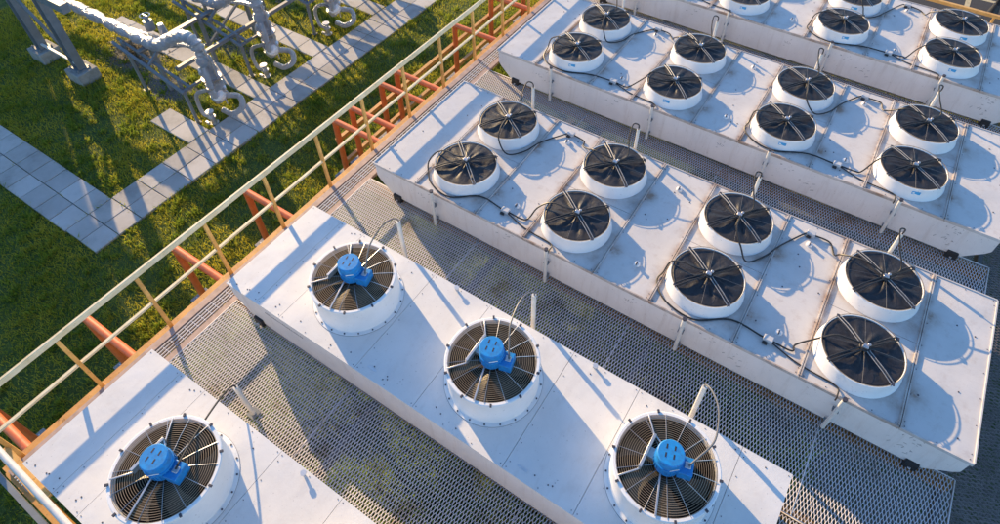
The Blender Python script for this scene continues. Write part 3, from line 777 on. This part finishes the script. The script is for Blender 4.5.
def front_railing():
    u = empty('guard_railing', (-.77, -5.30, -.73), 'short guard rail crossing the bottom left corner in front of the lowest unit', 'railing')
    o = Vector((-.77, -5.30, -.73))
    def P(x, y, z): return tuple(Vector((x, y, z))-o)
    mb = MB().use('pole'); mb.tube([P(-.77, -5.22, .41), P(7, -5.36, .41)], .032, 12); mb.build('top_rail', u)
    mb = MB().use('greysteel'); mb.bar(P(-.77, -5.44, -.22), P(7, -5.50, -.22), .05, .06); mb.build('mid_rail', u)
    for x in (1.4, 3.4, 5.4):
        mb = MB().use('rail_post'); mb.bar(P(x, -5.34, -.75), P(x, -5.34, .40), .045, .045); mb.build('post', u)
    mb = MB().use('beam'); mb.bar(P(-.77, -5.40, -.78), P(8, -5.40, -.78), .12, .12); mb.build('edge_beam', u)
    mb = MB().use('rail_post'); mb.bar(P(-.80, -5.30, -.42), P(.1, -5.33, -.42), .12, .03); mb.build('toe_board', u)
    return u
front_railing()

# ------------------------------------------------------------------ pipework on the lawn
def pipeline(loc, label, legs=True):
    u = empty('insulated_pipeline', loc, label, 'pipeline', 'foil wrapped pipelines over the lawn')
    # local frame: riser stands at the origin, z=0 is the ground
    H = 1.40
    path = [(-9.5, -.2, H), (-7.5, -.2, H), (-5.5, -.2, H), (-4.0, -.2, H+.01), (-2.6, -.2, H), (-1.6, -.2, H), (-1.15, -.17, H+.07), (-.75, -.1, H+.32), (-.35, -.03, H+.50), (-.08, 0, H+.45), (0, 0, H+.22), (0, 0, H-.2)]
    pp = smoothpath(path, 8)
    mb = MB().use('foil'); mb.tube(pp, [.115+.022*math.sin(i*1.9)+random.uniform(-.012, .012) for i in range(len(pp))], 16, True, .10); mb.build('foil_pipe', u, angle=60)
    # thick lagged riser with knuckles
    z = H; pts = []; rr = []
    for k in range(26):
        t = k/25; pts.append((.012*math.sin(k*1.3), .012*math.cos(k*1.7), H+.15-t*1.15)); rr.append((.15+.035*math.sin(k*.9)+random.uniform(-.015, .015))*(1 if 2 < k < 24 else .8))
    mb = MB().use('foil'); mb.tube(pts, rr, 18, True, .10); mb.build('lagged_riser', u, angle=60)
    mb = MB().use('ring'); mb.lathe([(.001, .14), (.09, .13), (.13, .09), (.14, .0), (.12, -.06)], 24); c = mb.build('end_cap', u, (.10, -.05, .60)); c.rotation_euler = (R(35), R(20), 0)
    for xb in (-8.6, -7.3, -6.1, -4.9, -3.7, -2.5):
        mb = MB().use('hub'); mb.lathe([(.128, -.02), (.136, -.02), (.136, .02), (.128, .02)], 18, close=True, T=Matrix.Translation((xb, -.2, H)) @ Matrix.Rotation(PI/2, 4, 'Y')); mb.build('cladding_band', u)
    mb = MB().use('foil'); mb.tube(smoothpath([(-2.4, -.06, H-.06), (-1.9, .04, H-.1), (-1.2, .10, H-.05), (-.5, .12, H+.10), (-.22, .10, H-.05), (-.18, .08, H-.5), (-.20, .06, .55)], 6), .055, 10, True, .15); mb.build('branch_pipe', u, angle=60)
    mb = MB().use('foil'); mb.tube(smoothpath([(.10, -.12, H-.05), (.22, -.20, H-.3), (.20, -.20, .75), (.08, -.10, .62)], 5), .06, 10, True, .18); mb.build('branch_pipe', u, angle=60)
    for (px_, py_, pz_, rr_) in ((-.2, .08, .85, .085), (-.2, .08, 1.1, .08), (.0, 0, 1.0, .20), (.0, .0, .68, .19), (.2, -.2, .95, .085)):
        mb = MB().use('hub'); mb.lathe([(rr_*.5, -.018), (rr_, -.018), (rr_, .018), (rr_*.5, .018)], 20, (px_, py_, pz_), True); mb.build('flange', u)
    # bypass loops: one thick bend to the right, one rectangular to the left
    mb = MB().use('foil'); mb.tube(smoothpath([(.12, .05, .55), (.36, .22, .5), (.50, .12, .34), (.36, -.06, .22), (.10, -.10, .24)], 6), .062, 12, True, .12); mb.build('bypass_bend', u)
    mb = MB().use('foil'); mb.tube(smoothpath([(-.05, -.10, .72), (-.26, -.28, .66), (-.30, -.34, .46), (-.12, -.42, .26), (.06, -.36, .20)], 5), .042, 10, True, .15); mb.build('drain_bend', u)
    mb = MB().use('spoke'); mb.cyl((.0, -.34, .0), .05, .30, 16); mb.cyl((0, -.34, .30), .085, .025, 16); mb.cyl((0, -.34, .16), .085, .025, 16); mb.cyl((0, -.34, .0), .10, .02, 16); mb.tube([(.0, -.34, .24), (.12, -.44, .30)], .012, 8); mb.cbox((.0, -.47, .10), (.10, .05, .06))
    mb.build('drain_valve', u, bevel=.003)
    mb = MB().use('spoke'); mb.tube([(-.05, .16, .45), (-.05, .16, 1.35)], .016, 8); mb.tube([(.16, .02, .35), (.16, .02, 1.5), (.1, .0, 1.75)], .014, 8); mb.build('tracer_tube', u)
    # control valve with hand wheel beside the pipe
    mb = MB().use('greysteel'); mb.cyl((-1.95, .16, 1.38), .10, .22, 16); mb.cyl((-1.95, .16, 1.60), .05, .10, 12); mb.use('hub').lathe([(.10, .33-.012), (.115, .33), (.10, .33+.012), (.09, .33)], 20, (-1.95, .16, 1.40), True); mb.use('hub').box(-2.04, -1.86, .155, .17, 1.72, 1.735)
    mb.build('control_valve', u)
    mb = MB().use('foil').cyl((-1.60, .22, 1.36), .09, .24, 14, .06); mb.build('valve_bonnet', u)
    if legs:
        for (x, y, h) in ((-2.2, -.42, 1.33), (-2.2, .05, 1.33), (-.30, -.52, 1.15)):
            mb = MB().use('greysteel'); mb.cbox((x, y, h/2), (.07, .05, h)); mb.cbox((x, y, .01), (.14, .12, .02)); mb.build('support_leg', u, bevel=.004)
        mb = MB().use('greysteel'); mb.bar((-2.45, -.50, 1.25), (-.15, -.60, .92), .06, .05); mb.bar((-2.45, -.36, 1.27), (-.15, -.42, .94), .05, .05); mb.bar((-1.3, -.50, 1.09), (-1.3, -.2, 1.28), .05, .05); mb.bar((-.2, -.62, .92), (-.2, -.05, .92), .05, .05); mb.build('cable_tray', u)
    return u
PL = [(-5.62, 1.02), (-5.91, 2.76), (-5.92, 4.78), (-6.0, 6.8)]
pl_labels = ['silver foil wrapped pipeline ending beside the short stub of slab path',
             'foil wrapped pipeline with riser between the two narrow slab side paths', 'foil wrapped pipeline ending beyond the second side path, near the top edge',
             'foil wrapped pipeline farthest from the viewer beyond the last side path']
for (x, y), lb in zip(PL[:4], pl_labels): pipeline((x, y, G), lb)
# channel frame carrying the pipes
u = empty('pipe_support_frame', (-7.35, 1.1, G), 'grey steel channel frame standing across under the silver pipes', 'support frame')
for (x, yb) in ((-.0, -.2), (-.0, 1.06), (0, 2.3), (0, 4.2)):
    mb = MB().use('greysteel'); mb.cbox((x, yb, .66), (.09, .07, 1.32)); mb.build('leg', u, bevel=.004)
mb = MB().use('greysteel'); mb.cbox((0, 2.3, 1.22), (.11, 5.6, .03)); mb.cbox((-.05, 2.3, 1.17), (.012, 5.6, .12)); mb.cbox((.9, 2.3, 1.0), (.08, 5.2, .08)); mb.build('channel_beam', u)
mb = MB().use('greysteel'); mb.bar((0, -.2, 1.15), (0, 1.06, .5), .05, .05); mb.bar((0, 2.3, 1.15), (0, 1.06, .5), .05, .05); mb.build('brace', u)

def rack():
    u = empty('pipe_rack', (-10.2, .12, G), 'tall grey steel pipe rack with concrete footings at the top left corner', 'pipe rack')
    for x in (-10.93+10.2, -9.40+10.2):
        mb = MB().use('greysteel'); H = 2.5
        mb.box(x-.11, x+.11, -.012, .012, .3, H); mb.box(x-.125, x-.105, -.09, .09, .3, H); mb.box(x+.105, x+.125, -.09, .09, .3, H); mb.box(x-.17, x+.17, -.15, .15, .28, .30)
        for dx in (-.16, .16):
            for dy in (-.13, .13): mb.cyl((x+dx, dy, .30), .018, .05, 6)
        mb.build('column', u, bevel=.003)
        mb = MB().use('concrete'); mb.box(x-.27, x+.27, -.24, .24, -.1, .28); mb.build('footing', u, bevel=.015)
    mb = MB().use('pole'); mb.bar((-10.85+10.2, -.02, .42), (-9.45+10.2, -.02, .42), .05, .05); mb.build('brace', u)
    mb = MB().use('greysteel'); mb.bar((-.73, -.03, 2.1), (.8, -.03, .6), .06, .06); mb.build('brace', u)
    for y, z in ((0, 2.1),):
        mb = MB().use('greysteel'); mb.box(-1.6, 1.9, -.08, .08, z, z+.2); mb.build('cross_beam', u)
    return u
rack()

# dry bush on the gravel patch
def bush():
    b = MB().use('dead')
    for k in range(900):
        a = random.uniform(0, 2*PI); r = abs(random.gauss(0, .42)); h = random.uniform(.0, .32)*math.exp(-r*1.4)
        x, y, z = r*1.2*math.cos(a), r*.75*math.sin(a), h+.02; s = random.uniform(.015, .04)
        t = random.uniform(0, PI); d = Vector((math.cos(t), math.sin(t), random.uniform(-.6, .6)))*s; e = Vector((-math.sin(t), math.cos(t), random.uniform(-.6, .6)))*s*.6
        c = Vector((x, y, z)); b.add([c-d, c+e, c+d, c-e], [(0, 1, 2, 3)])
    for k in range(60):
        a = random.uniform(0, 2*PI); r = random.uniform(.2, .6); b.tube([(0, 0, 0), (r*.5*math.cos(a), r*.4*math.sin(a), .15), (r*math.cos(a), r*.7*math.sin(a), random.uniform(.12, .3))], .004, 4)
    o = b.build('dry_bush', None, (-9.3, 1.35, G), smooth=False); link_as(o, 'low dry brown bush on bare soil beside the silver pipe at the top left', 'bush')
bush()
# stones lying on the ground under the deck
def stone(x, y, s, mat, label):
    b = bmesh.new(); bmesh.ops.create_icosphere(b, subdivisions=2, radius=1)
    for v in b.verts: v.co *= 1+random.uniform(-.18, .18); v.co.z *= .5
    me = bpy.data.meshes.new('stone'); b.to_mesh(me); b.free(); me.materials.append(mat)
    o = bpy.data.objects.new('stone', me); COL.objects.link(o); o.location = (x, y, G+.03); o.scale = (s, s*.7, s*.7); o.rotation_euler.z = random.uniform(0, 3)
    link_as(o, label, 'stone')
stone(.05, -1.55, .16, simple('reddish stone', (.45, .24, .18), .8, 0, .2, 6), 'reddish flat stone seen through the grating near the long three-motor unit')
stone(.75, -2.35, .09, M['concrete'], 'small pale stone seen through the grating between the blue-motor units')

# ------------------------------------------------------------------ back edge: rail, verge, road, lamp post
def back():
    me = MB().use('asphalt'); me.box(-10, 60, 11.6, 30, G-.2, G+.012); o = me.build('road', None, smooth=False); o['kind'] = 'structure'
    me = MB().use('paint'); me.box(7.30, 7.42, 12.0, 20, G+.0125, G+.016); me.box(-10, 60, 14.9, 15.02, G+.0125, G+.016); o = me.build('road_marking', None, smooth=False); o['kind'] = 'structure'
    u = empty('guard_railing', (0, 9.62, -.73), 'tan guard rail behind the farthest unit at the top right corner', 'railing')
    mb = MB().use('rail_post'); mb.bar((-.8, 0, .60), (12, 0, .60), .06, .06); mb.build('top_rail', u)
    mb = MB().use('rail_post'); mb.bar((-.8, 0, .05), (12, 0, .05), .09, .14); mb.build('edge_beam', u)
    for k in range(8):
        mb = MB().use('rail_post'); mb.bar((-.6+1.6*k, 0, 0), (-.6+1.6*k, 0, .6), .04, .04); mb.build('post', u)
    u = empty('lamp_post', (7.95, 14.3, G), 'dark slender lamp post beside the road in the top right corner', 'lamp post')
    mb = MB().use('lampmetal'); mb.cyl((0, 0, 0), .14, .3, 14, .08); mb.cyl((0, 0, .3), .06, 5.5, 12, .04); mb.build('pole', u)
    mb = MB().use('lampmetal'); mb.bar((0, 0, 5.75), (.9, 0, 5.95), .05, .05); mb.cbox((1.1, 0, 5.97), (.5, .2, .09)); mb.build('lamp_head', u, bevel=.02)
back()
p = np.c_[rng.uniform(-.9, 12, 60000), rng.uniform(9.3, 11.5, 60000)]
blades('verge_grass', p, .12, .03, M['grass'], 'strip of green verge between the farthest unit and the road', 'grass', 1.0)

# ------------------------------------------------------------------ added hall up-sun, out of view, put there to shade the lawn
def hall(loc, sx, sy, h, label, rz=0.):
    u = empty('added_shade_hall', loc, label, 'added building', rz=rz)
    mb = MB().use('bwall'); mb.box(-sx/2, sx/2, -sy/2, sy/2, 0, h)
    for k in range(int(sy/.6)): mb.box(sx/2, sx/2+.03, -sy/2+.6*k+.1, -sy/2+.6*k+.35, .3, h-.2)
    mb.build('wall', u)
    mb = MB().use('broof'); mb.box(-sx/2-.2, sx/2+.2, -sy/2-.2, sy/2+.2, h, h+.12); mb.build('roof', u)
    for k in range(int(sy/2.4)):
        y = -sy/2+1.2+2.4*k
        mb = MB().use('glass'); mb.box(sx/2+.035, sx/2+.06, y-.7, y+.7, h*.45, h*.45+1.2); w = mb.build('window', u)
        mb = MB().use('pole'); mb.box(sx/2+.03, sx/2+.08, y-.76, y-.7, h*.45-.06, h*.45+1.26); mb.box(sx/2+.03, sx/2+.08, y+.7, y+.76, h*.45-.06, h*.45+1.26); mb.box(sx/2+.03, sx/2+.08, y-.7, y+.7, h*.45-.06, h*.45); mb.build('window_frame', w)
SL = 3.12; XH = -27.
def shade_hall_for(c0, c1, xreach, zreach, label):
    """an added hall whose face at x = XH shades the ground between lines y + .4 x = c0..c1"""
    top = zreach+(xreach-XH)/SL
    y0, y1 = c0-.4*(XH-5), c1-.4*XH
    hall((XH-2.5, (y0+y1)/2, G), 5, y1-y0, top-G-.12, label)
shade_hall_for(-26, -4.4, -1.0, -1.35, 'beige corrugated hall added out of view to shade the lawn')

# ------------------------------------------------------------------ light, sky, camera
W = bpy.data.worlds.new('World'); S.world = W; W.use_nodes = True; nt = W.node_tree
sky = nt.nodes.new('ShaderNodeTexSky'); sky.sky_type = 'NISHITA'; sky.sun_disc = False
dirn = Vector((1, -.40, -1/SL)).normalized(); el = math.asin(-dirn.z); az = math.atan2(-dirn.x, -dirn.y)
sky.sun_elevation = el; sky.sun_rotation = az; sky.altitude = 100; sky.air_density = 1.0; sky.dust_density = .2; sky.ozone_density = 3.5
hs = nt.nodes.new('ShaderNodeHueSaturation'); hs.inputs['Saturation'].default_value = 1.02
nt.links.new(sky.outputs[0], hs.inputs['Color']); nt.links.new(hs.outputs[0], nt.nodes['Background'].inputs[0]); nt.nodes['Background'].inputs[1].default_value = .14
sun = bpy.data.lights.new('sun', 'SUN'); sun.energy = 4.2; sun.angle = R(.5); sun.color = (1, .70, .36)
so = bpy.data.objects.new('sun', sun); COL.objects.link(so); so.rotation_euler = dirn.to_track_quat('-Z', 'Y').to_euler(); so.location = (-20, 8, 12)

cam = bpy.data.cameras.new('camera'); co = bpy.data.objects.new('camera', cam); COL.objects.link(co); S.camera = co
co.location = (5.439, -4.510, 6.784); co.rotation_euler = (.766, .003, .570)
cam.sensor_width = 36; cam.lens = 642.7/1000*36; cam.shift_x = -(516.43-500)/1000; cam.shift_y = (172.34-262)/1000
cam.clip_end = 1500; cam.clip_start = .05
S.render.resolution_x = 1024; S.render.resolution_y = 537
S.view_settings.view_transform = 'Standard'; S.view_settings.look = 'None'; S.view_settings.gamma = 1; S.view_settings.exposure = 1.2
S.render.engine = 'CYCLES'; S.cycles.max_bounces = 6; S.cycles.transparent_max_bounces = 12
